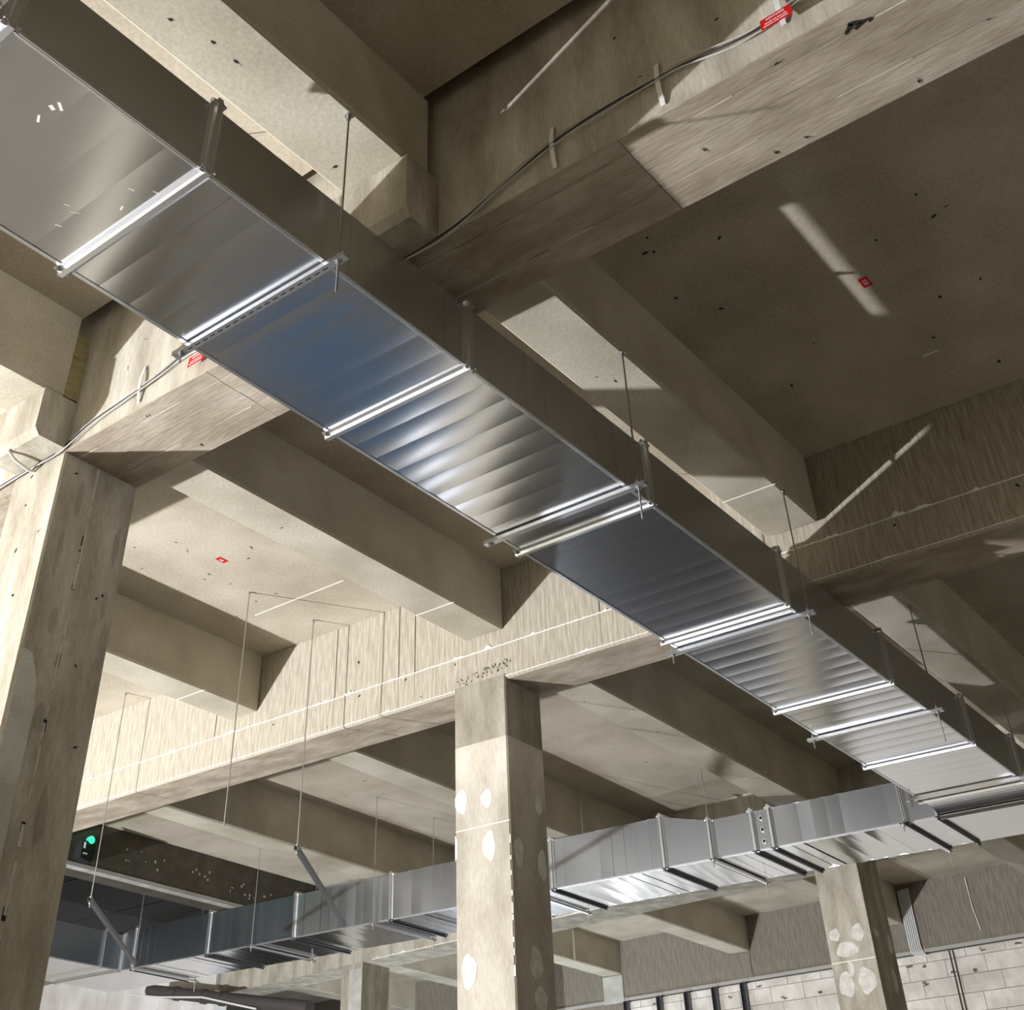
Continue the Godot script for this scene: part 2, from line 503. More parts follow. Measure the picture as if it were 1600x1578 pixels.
func build_columns() -> void:
	# left foreground column
	var o := thing("concrete_column", "big left foreground column, bright front face and dark board-marked side", "column", q(-4.55, FLOOR, A0))
	var b := MB.new()
	var c := 0.012
	var w := 0.4154 * S
	var d := (A1 - A0) * S
	var pl := PackedVector2Array([Vector2(c, 0), Vector2(w - c, 0), Vector2(w, -c), Vector2(w, -d + c), Vector2(w - c, -d), Vector2(c, -d), Vector2(0, -d + c), Vector2(0, -c)])
	b.ext(pl, q(XA - 0.4154, FLOOR, A0), Vector3.RIGHT, Vector3(0, 0, 1), Vector3(0, (3.0 - FLOOR) * S, 0))
	put(b, "shaft", M.column, o)
	b = MB.new()
	var y := 0.3
	while y < 2.95:
		var ln := rng.randf_range(0.05, 0.22)
		boxq(b, XA - 0.001, XA + rng.randf_range(0.002, 0.005), y, y + ln, 2.676 + rng.randf_range(-0.003, 0.003), 2.684 + rng.randf_range(0.0, 0.005))
		y += ln + rng.randf_range(0.0, 0.07)
	put(b, "board_fin", M.patch, o)
	b = MB.new()
	for p in [[2.58, 0.05], [2.36, 0.03], [2.0, 0.06], [1.72, 0.05], [1.32, 0.04], [1.0, 0.05], [0.9, 0.04]]:
		boxq(b, XA, XA + 0.0015, p[0], p[0] + p[1], 2.672, 2.69)
	put(b, "board_gap", M.pock, o)
	b = MB.new()
	b.ext(PackedVector2Array([Vector2(0.0, 2.03), Vector2(0.05, 2.02), Vector2(0.085, 1.94), Vector2(0.1, 1.9), Vector2(0.105, 1.84), Vector2(0.115, 1.82), Vector2(0.11, 0.4), Vector2(0.0, 0.4)]), q(XA, 0, A0 + 0.012), Vector3(0, 0, -S), Vector3(0, S, 0), Vector3(0.005, 0, 0))
	put(b, "plaster_patch", M.patch, o)
	pocks([[XA, 2.918, 2.571], [XA, 2.555, 2.674], [XA, 2.366, 2.808], [XA, 2.393, 2.838], [XA, 2.034, 2.772], [XA, 1.7, 2.85], [XA, 2.7, 2.85]], Vector3.BACK, Vector3.UP, Vector3.RIGHT, 0.012, o)
	pocks([[-4.599, 2.961, A0], [-4.42, 2.602, A0], [-4.507, 2.312, A0], [-4.591, 2.799, A0], [-4.576, 2.557, A0]], Vector3.RIGHT, Vector3.UP, Vector3.BACK, 0.011, o)
	for p in [[2.80, 2.615, 0.018, 0.09], [2.65, 2.862, 0.016, 0.1], [2.19, 2.615, 0.022, 0.06], [1.77, 2.645, 0.018, 0.06], [2.5, 2.57, 0.012, 0.12], [2.35, 2.86, 0.012, 0.07], [1.4, 2.75, 0.02, 0.12]]:
		ground_spot(o, q(XA + 0.0002, p[0], p[1]), Vector3.BACK, Vector3.RIGHT, p[2] * S, p[3] * S, -99.0, "damp_stain", M.damp)
	# middle column: upper cast and a lower shaft palest at its top with ground test spots
	o = thing("concrete_column", "middle column with pale ground spots and a lighter shaft below a straight level line", "column", q(-4.55, FLOOR, B0))
	w = 0.425 * S
	d = (B1 - B0) * S
	pl = PackedVector2Array([Vector2(c, 0), Vector2(w - c, 0), Vector2(w, -c), Vector2(w, -d), Vector2(0, -d), Vector2(0, -c)])
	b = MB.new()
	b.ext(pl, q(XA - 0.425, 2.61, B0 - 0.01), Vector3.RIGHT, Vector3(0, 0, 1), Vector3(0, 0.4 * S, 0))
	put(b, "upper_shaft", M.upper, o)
	b = MB.new()
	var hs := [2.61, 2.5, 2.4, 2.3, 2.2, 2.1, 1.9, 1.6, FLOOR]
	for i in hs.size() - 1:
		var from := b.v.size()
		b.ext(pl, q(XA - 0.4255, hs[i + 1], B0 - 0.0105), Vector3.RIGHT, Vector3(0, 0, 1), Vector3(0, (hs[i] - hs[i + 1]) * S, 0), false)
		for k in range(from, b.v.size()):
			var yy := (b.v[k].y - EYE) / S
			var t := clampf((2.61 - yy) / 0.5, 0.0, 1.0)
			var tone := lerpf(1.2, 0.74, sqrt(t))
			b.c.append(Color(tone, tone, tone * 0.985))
	put(b, "fading_shaft", M.pale_shaft, o, "lower shaft, palest at its top")
	for p in [[-4.506, 1.975, 0.05, 0.085], [-4.772, 2.0, 0.025, 0.085], [-4.672, 1.318, 0.055, 0.09], [-4.516, 2.255, 0.045, 0.055], [-4.715, 2.27, 0.05, 0.075]]:
		ground_spot(o, q(p[0], p[1], B0 - 0.0105), Vector3.RIGHT, Vector3.BACK, p[2] * S, p[3] * S, XA - 0.4255)
	for p in [[6.02, 1.93, 0.045, 0.085], [6.258, 1.9, 0.045, 0.09], [6.149, 1.353, 0.06, 0.085], [6.177, 1.16, 0.06, 0.085], [6.25, 2.25, 0.035, 0.06]]:
		ground_spot(o, q(XA + 0.0005, p[1], p[0]), Vector3.BACK, Vector3.RIGHT, p[2] * S, p[3] * S, -99.0)
	b = MB.new()
	boxq(b, XA - 0.42, XA - 0.003, 2.094, 2.099, B0 - 0.0125, B0)
	put(b, "level_line", M.chalk, o)
	b = MB.new()
	for k in 9:
		var yy := 1.95 - 0.085 * k + rng.randf_range(-0.03, 0.03)
		boxq(b, XA - 0.012, XA + 0.002, yy, yy + rng.randf_range(0.02, 0.06), B0 - 0.012, B0 - 0.003)
	put(b, "chipped_arris", M.patch, o)
	# far right column under the third beam
	o = thing("concrete_column", "far right column below the crossing duct with whitewashed patches on its front", "column", q(-4.55, FLOOR, C0))
	b = MB.new()
	skew(b, vc, XA - 0.4393, XA, FLOOR, 3.0105, -0.004, C1 - C0)
	put(b, "shaft", M.column, o)
	for p in [[-4.70, 2.36, 0.055, 0.05], [-4.47, 2.35, 0.06, 0.07], [-4.60, 2.23, 0.11, 0.06], [-4.67, 1.96, 0.075, 0.1], [-4.47, 1.97, 0.085, 0.1], [-4.6, 2.08, 0.03, 0.06]]:
		ground_spot(o, q(p[0], p[1], vc(p[0]) - 0.004), Vector3(1, 0, -TP).normalized(), Vector3.BACK, p[2] * S, p[3] * S, XA - 0.437)
	for p in [[11.41, 2.35, 0.06, 0.03], [11.68, 2.298, 0.05, 0.08], [11.62, 2.0, 0.05, 0.1]]:
		ground_spot(o, q(XA, p[1], p[0]), Vector3.BACK, Vector3.RIGHT, p[2] * S, p[3] * S, -99.0)
	b = MB.new()
	skew(b, vc, XA - 0.436, XA - 0.003, 2.134, 2.14, -0.0065, 0.0)
	put(b, "level_line", M.chalk, o)
	# far left column
	o = thing("concrete_column", "small far left column standing below the crossing duct beside the middle column", "column", q(-11.55, FLOOR, vc(-11.5)))
	b = MB.new()
	skew(b, vc, -11.767, -11.355, FLOOR, 3.0105, -0.03, C1 - C0)
	put(b, "shaft", M.column, o)
	b = MB.new()
	skew(b, vc, -11.60, -11.357, FLOOR, 2.94, -0.034, 0.0)
	put(b, "pale_strip", M.patch, o)  # paler strip over part of the column front


# thin irregular oval of freshly ground concrete
func ground_spot(host: Node3D, at: Vector3, u: Vector3, out: Vector3, ru: float, rv: float, left_limit: float, called := "ground_spot", mat: Material = null) -> void:
	var b := MB.new()
	var k := 22
	var ring := []
	var ph := rng.randf() * 6.0
	for i in k:
		var a := TAU * i / k
		var f := 1.0 + 0.07 * sin(3.0 * a + ph) + 0.05 * sin(5.0 * a - ph) + rng.randf_range(-0.04, 0.04)
		var p := at + u * cos(a) * ru * f + Vector3.UP * sin(a) * rv * f
		if left_limit > -90.0 and p.x < left_limit * S:
			p.x = left_limit * S
		ring.append(p)
	for i in k:
		var p0: Vector3 = ring[i]
		var p1: Vector3 = ring[(i + 1) % k]
		b.tri(at + out * 0.002, p0 + out * 0.002, p1 + out * 0.002, out, out, out)
		var m := (p0 + p1) / 2.0 - at
		b.quad(p0, p1, p1 + out * 0.002, p0 + out * 0.002, (m - out * m.dot(out)).normalized())
	put(b, called, mat if mat else M.ground, host)


func build_joists() -> void:
	var j: Node3D
	var w := 0.3247
	joist("bright joist above the main duct at upper left, resting on a corbel", -2.068, 0.33, HJ1, HC, -7.5, A0 - 0.05, "").set_meta("group", "concrete joists")
	pocks([[-2.273, HJ1, 1.314], [-2.231, HJ1, 1.474], [-2.232, HJ1, 1.581], [-2.311, HJ1, 2.174]], Vector3.RIGHT, Vector3.BACK, Vector3.DOWN, 0.013, get_child(get_child_count() - 1))
	joist("joist cut off by the left picture edge, its end packed with yellow wool", -4.339, w, HJ, HC, -7.5, A0 - 0.085, "concrete joists")
	j = joist("joist right of the duct in the middle bay, underside partly shaded", -2.0875, w, HJB, HC, A1, B0 - 0.035, "concrete joists")
	pocks([[-2.295, HJB, 3.971], [-2.242, HJB, 4.055]], Vector3.RIGHT, Vector3.BACK, Vector3.DOWN, 0.012, j)
	j = joist("broad joist with a pale sunlit-looking underside left of the duct in the middle bay", -4.3505, w, HJB, HC, A1, B0 - 0.008, "concrete joists")
	pocks([[-4.513, HJB, 4.049]], Vector3.RIGHT, Vector3.BACK, Vector3.DOWN, 0.012, j)
	joist("short visible joist directly right of the left foreground column, dark stained side", -6.7154, w, HJB, HC, A1, B0 - 0.008, "concrete joists")
	joist("joist right of the duct beyond the second beam, at the right picture edge", -2.0659, w, HJC, HC, B1, vc(-2.2) - 0.01, "concrete joists")
	j = joist("joist right of the middle column running down towards the crossing duct", -4.351, w, HJC, HC, B1, vc(-4.5) - 0.01, "concrete joists")
	pocks([[-4.6, HJC, 7.287], [-4.5, HJC, 8.166], [-4.416, HJC, 8.902]], Vector3.RIGHT, Vector3.BACK, Vector3.DOWN, 0.012, j)
	joist("joist that disappears behind the top of the middle column from the left", -6.6561, w, HJC, HC, B1, vc(-6.8) - 0.01, "concrete joists")
	joist("joist below the second beam, second one left of the middle column", -9.0378, w, HJC, HC, B1, vc(-9.2) - 0.01, "concrete joists")
	j = joist("far left joist, painted dark for shade, beside the green light, white specks on its side", -11.42, 0.42, HJC, HC, B1, vc(-11.6) - 0.01, "concrete joists")
	(j.get_child(0) as MeshInstance3D).material_override = M.joist_shade
	var edge := MB.new()
	boxq(edge, -11.42 - 0.12, -11.42 + 0.004, HJC - 0.004, HJC + 0.035, B1 + 0.01, vc(-11.6) - 0.02)
	put(edge, "painted_lit_edge", M.patch, j)  # pale colour paints the lit lower edge of the joist
	pocks([[-11.42, 3.5, 9.0], [-11.42, 3.45, 9.6]], Vector3.BACK, Vector3.UP, Vector3.RIGHT, 0.012, j)
	var b := MB.new()
	for k in 26:
		var vv := rng.randf_range(8.2, 11.0)
		var yy := 3.5 + rng.randf_range(-0.06, 0.1) - (vv - 8.2) * 0.02
		boxq(b, -11.42, -11.4185, yy, yy + rng.randf_range(0.008, 0.03), vv, vv + rng.randf_range(0.01, 0.035))
	put(b, "white_specks", M.patch, j).set_meta("kind", "stuff")
	var names := ["joist of the last bay at the right edge, above the crossing duct", "joist of the last bay ending behind the white conduits", "joist of the last bay ending at the wall left of the far right column", "joist of the last bay ending at the wall just right of the middle column", "joist of the last bay seen between middle column and far left column", "joist of the last bay behind the far left column"]
	for k in 6:
		var xr := -5.8417 + (1 - k) * 2.3006
		j = joist(names[k], xr, w, HJD, HCD, vc(xr - w) + C1 - C0 + 0.02, vd(xr) - 0.004, "concrete joists")
		if k == 3:
			b = MB.new()
			boxq(b, xr - 0.001, xr + 0.003, HJD + 0.02, HCD - 0.01, vd(xr) - 1.25, vd(xr) - 1.21)
			put(b, "white_stripe", M.chalk, j)


# ---------------------------------------------------------------- ducts
# a rectangular duct section in its own frame: o = lower near corner, ex along, ez across (both unit, metres)
func sheet(b: MB, o: Vector3, ex: Vector3, ey: Vector3, out: Vector3, length: float, w0: float, w1: float, band: float, amp: float, tilt: float) -> void:
	var bands := maxi(1, int(round(length / band)))
	var seg := 6
	var bw := length / bands
	for i in bands:
		var s := rng.randf_range(-1.0, 1.0) * tilt
		var am := amp * rng.randf_range(0.6, 1.3)
		for k in seg:
			var p := []
			var m := []
			for t in [float(k) / seg, float(k + 1) / seg]:
				var a: float = (i + t) * bw
				var h: float = am * 4.0 * t * (1.0 - t) + s * (t - 0.5)
				var slope: float = (am * 4.0 * (1.0 - 2.0 * t) + s) / bw
				var width: float = lerpf(w0, w1, a / length)
				var nn := (out - ex * slope).normalized()
				p.append([o + ex * a + out * h, o + ex * a + out * h + ey * width])
				m.append(nn)
			b.quads(p[0][0], p[0][1], p[1][1], p[1][0], m[0], m[0], m[1], m[1])


func ring(b: MB, o: Vector3, ex: Vector3, ez: Vector3, w: float, h: float, dir: float) -> void:
	# slip-on flange frame, 32 mm proud, sloping back to the sheet
	var pr := PackedVector2Array([Vector2(0, 0), Vector2(0, 0.032), Vector2(0.012, 0.032), Vector2(0.016, 0.014), Vector2(0.034, 0.008), Vector2(0.034, 0)])
	var d := ex * dir
	if ez.x != 0.0:
		b.ext(pr, o - ez * 0.03, d, Vector3.DOWN, ez * (w + 0.06))
	b.ext(pr, o - ez * 0.03 + Vector3.UP * h, d, Vector3.UP, ez * (w + 0.06))
	b.ext(pr, o, d, -ez, Vector3.UP * h)
	b.ext(pr, o + ez * w, d, ez, Vector3.UP * h)


func duct(called: String, label: String, o: Vector3, ex: Vector3, ez: Vector3, length: float, w: float, h0: float, h1: float, band: float, amp: float, tilt: float, ends: Array, group: String) -> Node3D:
	var t := thing(called, label, "duct", o + ex * length / 2.0 + ez * w / 2.0, group)
	var b := MB.new()
	var up := Vector3.UP
	sheet(b, o, ex, ez, Vector3.DOWN, length, w, w, band, amp, tilt)
	put(b, "bottom_panel", M.zinc, t)
	b = MB.new()
	sheet(b, o, ex, up, -ez, length, h0, h1, band, amp * 0.6, tilt * 0.7)
	put(b, "side_panel", M.zinc_side, t)
	b = MB.new()
	sheet(b, o + ez * w, ex, up, ez, length, h0, h1, band, amp * 0.5, tilt * 0.5)
	put(b, "side_panel", M.zinc_side, t)
	b = MB.new()
	var a := o + up * h0
	var c := o + ex * length + up * h1
	b.quad(a, a + ez * w, c + ez * w, c, up)
	put(b, "top_panel", M.zinc_side, t)
	for s in [0.0, w]:
		b = MB.new()
		var sg := -1.0 if s == 0.0 else 1.0
		var lip := 0.004 if s == 0.0 or ex.x == 0.0 else -0.001
		b.bar(o + ez * s - up * lip, ex * length, up * 0.014, ez * 0.006 * sg)
		if s == 0.0 or ex.x == 0.0:
			b.bar(o + ez * (s - sg * 0.002) - up * 0.005, ex * length, up * 0.004, -ez * 0.012 * sg)
		put(b, "folded_seam", M.flange, t)
	for e in ends:
		b = MB.new()
		if e == 0:
			ring(b, o, ex, ez, w, h0, 1.0)
		else:
			ring(b, o + ex * length, ex, ez, w, h1, -1.0)
		var fl := put(b, "flange", M.flange, t)
		if ez.x == 0.0:
			b = MB.new()
			var pr := PackedVector2Array([Vector2(0, 0), Vector2(0, 0.032), Vector2(0.012, 0.032), Vector2(0.016, 0.014), Vector2(0.034, 0.008), Vector2(0.034, 0)])
			b.ext(pr, o + ex * (0.0 if e == 0 else length) - ez * 0.03, ex * (1.0 if e == 0 else -1.0), Vector3.DOWN, ez * (w + 0.06))
			put(b, "bottom_bar", M.bar_shade, fl)
		var oo: Vector3 = o + ex * (0.0 if e == 0 else length)
		var hh: float = h0 if e == 0 else h1
		var dd: Vector3 = ex * (1.0 if e == 0 else -1.0)
		for cz in [-0.012, w + 0.012]:
			for cy in [-0.014, hh + 0.014]:
				b = MB.new()
				b.tube([oo + ez * cz + up * cy + dd * 0.012, oo + ez * cz + up * cy + dd * 0.034], 0.011, 6)
				put(b, "corner_nut", M.rod, fl)
	return t


# hanger: slotted rail with two threaded rods; p0, p1 = rail ends (metres), tops = height of each rod's anchor
func hanger(label: String, p0: Vector3, p1: Vector3, tops: Array, below: Array, group: String, slotted := false) -> void:
	var t := thing("duct_hanger", label, "hanger", (p0 + p1) / 2.0, group)
	var ex := (p1 - p0).normalized()
	var ez := ex.cross(Vector3.UP).normalized()
	var b := MB.new()
	var hw := 0.019
	var pr := PackedVector2Array([Vector2(-hw, 0), Vector2(hw, 0), Vector2(hw, 0.022), Vector2(hw - 0.007, 0.022), Vector2(hw - 0.007, 0.019), Vector2(hw - 0.003, 0.019), Vector2(hw - 0.003, 0.003), Vector2(-hw + 0.003, 0.003), Vector2(-hw + 0.003, 0.019), Vector2(-hw + 0.007, 0.019), Vector2(-hw + 0.007, 0.022), Vector2(-hw, 0.022)])
	b.ext(pr, p0 - ex * 0.045, ez, Vector3.UP, ex * ((p1 - p0).length() + 0.09))
	var rail := put(b, "strut_rail", M.flange, t)
	if slotted:
		b = MB.new()
		var ln := (p1 - p0).length()
		var x := 0.05
		while x < ln - 0.07:
			b.bar(p0 + ex * x - ez * 0.003 - Vector3.UP * 0.0008, ex * 0.03, Vector3.UP * 0.001, ez * 0.006)
			x += 0.05
		put(b, "slot_row", M.slot, rail).set_meta("kind", "stuff")
	for k in 2:
		var p: Vector3 = p0 if k == 0 else p1
		b = MB.new()
		var top := Vector3(p.x, float(tops[k]) * S + EYE, p.z)
		b.tube([p - Vector3.UP * float(below[k]), top], 0.0052, 6)
		var rod := put(b, "threaded_rod", M.rod, t)
		for dy in [-0.012, 0.03]:
			b = MB.new()
			b.tube([p + Vector3.UP * dy, p + Vector3.UP * (dy + 0.009)], 0.012, 6)
			put(b, "nut", M.rod, rod)
		b = MB.new()
		b.tube([p + Vector3.UP * -0.003, p + Vector3.UP * 0.0], 0.02, 12)
		put(b, "washer", M.rod, rod)
		b = MB.new()
		b.tube([top - Vector3.UP * 0.03, top], 0.011, 8)
		b.tube([top - Vector3.UP * 0.004, top], 0.02, 10)
		put(b, "anchor", M.rod, rod)


func build_ducts() -> void:
	var g := "sections of the main duct"
	var ex := Vector3(0, 0, -1)
	var ez := Vector3.RIGHT
	var wid := (DR - DL) * S
	var fl := [-1.2, 0.77, 1.475, 2.776, 4.066, 5.37, 6.666, 7.948, 8.894]
	var labels := ["piece of the main duct cut off by the upper left picture corner", "nearest whole duct section at upper left, wide scratched grey underside", "plain dull grey duct section, just before the slotted rail with the long rod",
		"placeholder", "duct section with wavy bright and dark bands, before the paired rails", "dark smooth duct section in the centre right, below the partly shaded joist", "duct section with fine bands, first beyond the second beam",
		"short banded duct section crossed by a thin hanger rail near the crossing duct"]
	labels[2] = "dull grey to blue reflecting duct section carrying the first slotted rail"
	labels[3] = "strongly banded duct section between blue reflection and the paired rails"
	labels[4] = "dark smooth duct section in the picture centre, just after the paired rails"
	labels[5] = "finely banded duct section right after the triple bright rails"
	labels[6] = "banded duct section with the thin rail whose rod bends down at its end"
	labels[7] = "last straight duct section before the junction with the crossing duct"
	var amps := [0.0004, 0.0004, 0.0011, 0.0016, 0.0006, 0.0015, 0.0013, 0.0012]
	var tilts := [0.0006, 0.001, 0.002, 0.0016, 0.0006, 0.0012, 0.001, 0.001]
	for k in 8:
		duct("duct_section", labels[k], q(DL, HD, fl[k]), ex, ez, (fl[k + 1] - fl[k]) * S, wid, (HT - HD) * S, (HT - HD) * S, 0.165, amps[k], tilts[k], ([1] if k == 0 else [0, 1]), g)
	var first := get_node("duct_section_001") as Node3D
	var sc := MB.new()
	for p in SCR:
		var c := q(p[0], HD, p[1]) - Vector3(0, 0.0012, 0)
		var d := Vector3(cos(p[2]), 0, sin(p[2]))
		var e := Vector3(-d.z, 0, d.x)
		sc.bar(c - d * p[3] - e * p[4], d * p[3] * 2.0, Vector3(0, 0.0008, 0), e * p[4] * 2.0)
	put(sc, "scratch_marks", M.chalk, first).set_meta("kind", "stuff")
	# junction: the main duct's curved shoe running into the crossing duct
	var t := thing("duct_junction", "curved junction piece where the main duct drops into the crossing duct at right", "duct", q((DL + DR) / 2.0, HD2, 9.2))
	var b := MB.new()
	var pts := []
	for i in 9:
		var a := i / 8.0
		pts.append(q(DL, lerpf(HD, HD2, a * a), lerpf(fl[8], E0, a)))
	for i in 8:
		var d: Vector3 = pts[i + 1] - pts[i]
		var m := Vector3.RIGHT.cross(d).normalized()
		if m.y > 0.0:
			m = -m
		b.quad(pts[i], pts[i] + ez * wid, pts[i + 1] + ez * wid, pts[i + 1], m)
	put(b, "curved_bottom", M.zinc, t)
	for s in [DL, DR]:
		b = MB.new()
		var nn := Vector3.LEFT if s == DL else Vector3.RIGHT
		for i in 8:
			var p0: Vector3 = pts[i] + ez * (s - DL) * S
			var p1: Vector3 = pts[i + 1] + ez * (s - DL) * S
			b.quad(p0, p1, Vector3(p1.x, HT * S + EYE, p1.z), Vector3(p0.x, HT * S + EYE, p0.z), nn)
		put(b, "cheek", M.zinc_side, t)
	b = MB.new()
	b.quad(q(DL, HT, fl[8]), q(DR, HT, fl[8]), q(DR, HT, E0), q(DL, HT, E0), Vector3.UP)
	put(b, "top_panel", M.zinc_side, t)
	b = MB.new()
	ring(b, q(DL, HD, fl[8]), ex, ez, wid, (HT - HD) * S, 1.0)
	put(b, "flange", M.flange, t)
	b = MB.new()
	b.ext(PackedVector2Array([Vector2(0, 0), Vector2(0, 0.03), Vector2(0.01, 0.03), Vector2(0.03, 0.006), Vector2(0.03, 0)]), q(DL, HD2, E0), Vector3(0, 0, 1), Vector3.DOWN, Vector3(wid, 0, 0))
	put(b, "edge_rail", M.flange, t)
	# hangers of the main duct
	var hg := "hangers of the main duct"
	var rails := [[0.70, HJ1, 0.13, "hanger rail at the upper left corner with a bright rod end pointing down"], [2.02, HJ1, 0.165, "slotted hanger rail below the main duct, left end at the red sign"], [3.885, HJB, 0.19, "slim hanger rail in front of the dark smooth duct section"], [5.505, HJB, 0.135, "lowest of the tightly spaced bright rails in the middle of the main duct"], [7.22, HJC, 0.22, "thin hanger rail near the crossing duct with a rod end hanging far down"], [8.78, HJC, 0.1, "hanger rail nearest the junction at the right edge"]]
	for k in 6:
		var r = rails[k]
		hanger(r[3], q(DL - 0.035, HD - 0.026, r[0]), q(DR + 0.055, HD - 0.026, r[0]), [HC, r[1]], [[0.05, 0.05, 0.03, 0.06, 0.06, 0.05][k], r[2]], hg, k < 2)
	# crossing duct, from left to right
	ex = Vector3.RIGHT
	ez = Vector3(0, 0, -1)
	wid = (E1 - E0) * S
	var g2 := "sections of the crossing duct"
	var xs := [-12.1, -10.825, -9.505, -8.19, -6.285, -5.155, -4.71, -4.325, -4.168, -3.105, -2.86]
	var lb := ["leftmost straight section of the crossing duct, dark front above a bright underside", "crossing duct section with a rod hanging in front, second from the left", "crossing duct section behind the fallen strut, third from the left", "crossing duct section ending behind the left side of the middle column", "crossing duct section just right of the middle column, bright satin front", "tapering reducer piece of the crossing duct", "almost square crossing duct section right of the reducer", "narrow damper piece of the crossing duct with three round holes", "long crossing duct section with light and dark upright bands over the far right column", "short last crossing duct section before the junction"]
	for k in 10:
		var h0 := ((HT3 if k < 5 else HT2) - HD2) * S
		var h1 := h0
		if k == 5:
			h0 = (HT3 - HD2) * S
			h1 = (HT2 - HD2) * S
		var o := duct("crossing_duct_section", lb[k], q(xs[k], HD2, E0), ex, ez, (xs[k + 1] - xs[k]) * S, wid, h0, h1, 0.155, 0.0010, [0.010, 0.010, 0.012, 0.012, 0.008, 0.003, 0.003, 0.0, 0.020, 0.006][k], [0, 1], g2)
		if k < 2:
			(o.get_node("side_panel") as MeshInstance3D).material_override = M.zinc_shade
		if k == 7:
			for yy in [2.823, 2.735, 2.647]:
				b = MB.new()
				b.tube([q(-4.245, yy, E0 + 0.002), q(-4.245, yy, E0 - 0.008)], 0.024, 14)
				var hub := put(b, "bearing_ring", M.rod, o)
				b = MB.new()
				b.tube([q(-4.245, yy, E0 - 0.007), q(-4.245, yy, E0 - 0.0085)], 0.015, 12)
				put(b, "shaft_hole", M.slot, hub)
	duct("crossing_duct_section", "end box of the crossing duct under the junction at the right picture edge", q(-2.86, HD2, E0 + 0.002), ex, ez, (DR + 2.86) * S, wid, (HT2 - HD2) * S, (HT2 - HD2) * S, 0.3, 0.0008, 0.002, [], g2)
	# left branch that turns towards the viewer
	var d3 := duct("duct_section", "shadowy duct branch at lower left that turns towards the viewer behind the left column", q(-13.5, HD2, 4.0), Vector3(0, 0, -1), Vector3.RIGHT, (E0 - 4.0) * S, 1.19 * S, (HT3 - 0.04 - HD2) * S, (HT3 - 0.04 - HD2) * S, 0.3, 0.0006, 0.001, [1], "")
	(d3.get_node("side_panel_001") as MeshInstance3D).material_override = M.zinc_shade
	b = MB.new()
	for vv in [8.93]:
		ring(b, q(-13.5, HD2, vv), Vector3(0, 0, -1), Vector3.RIGHT, 1.19 * S, (HT3 - 0.04 - HD2) * S, 1.0)
	put(b, "flange", M.flange, d3)
	duct("crossing_duct_section", "corner box of the crossing duct at lower left where the branch joins", q(-13.5, HD2, E0 + 0.002), ex, ez, (13.5 - 12.1) * S, wid, (HT3 - HD2) * S, (HT3 - HD2) * S, 0.3, 0.0008, 0.002, [], g2)
	var h2 := [[-12.0, "hanger rail below the corner of the crossing duct at lower left"], [-10.085, "hanger of the crossing duct with its rod in front of the second section"], [-8.38, "hanger of the crossing duct left of the middle column"], [-6.5, "hanger of the crossing duct half hidden by the middle column"], [-4.69, "hanger of the crossing duct at the reducer"], [-3.118, "hanger of the crossing duct right of the far right column"]]
	for r in h2:
		hanger(r[1], q(r[0], HD2 - 0.028, E0 - 0.045), q(r[0], HD2 - 0.028, E1 + 0.05), [HC, HC], [0.05, 0.13], "hangers of the crossing duct")


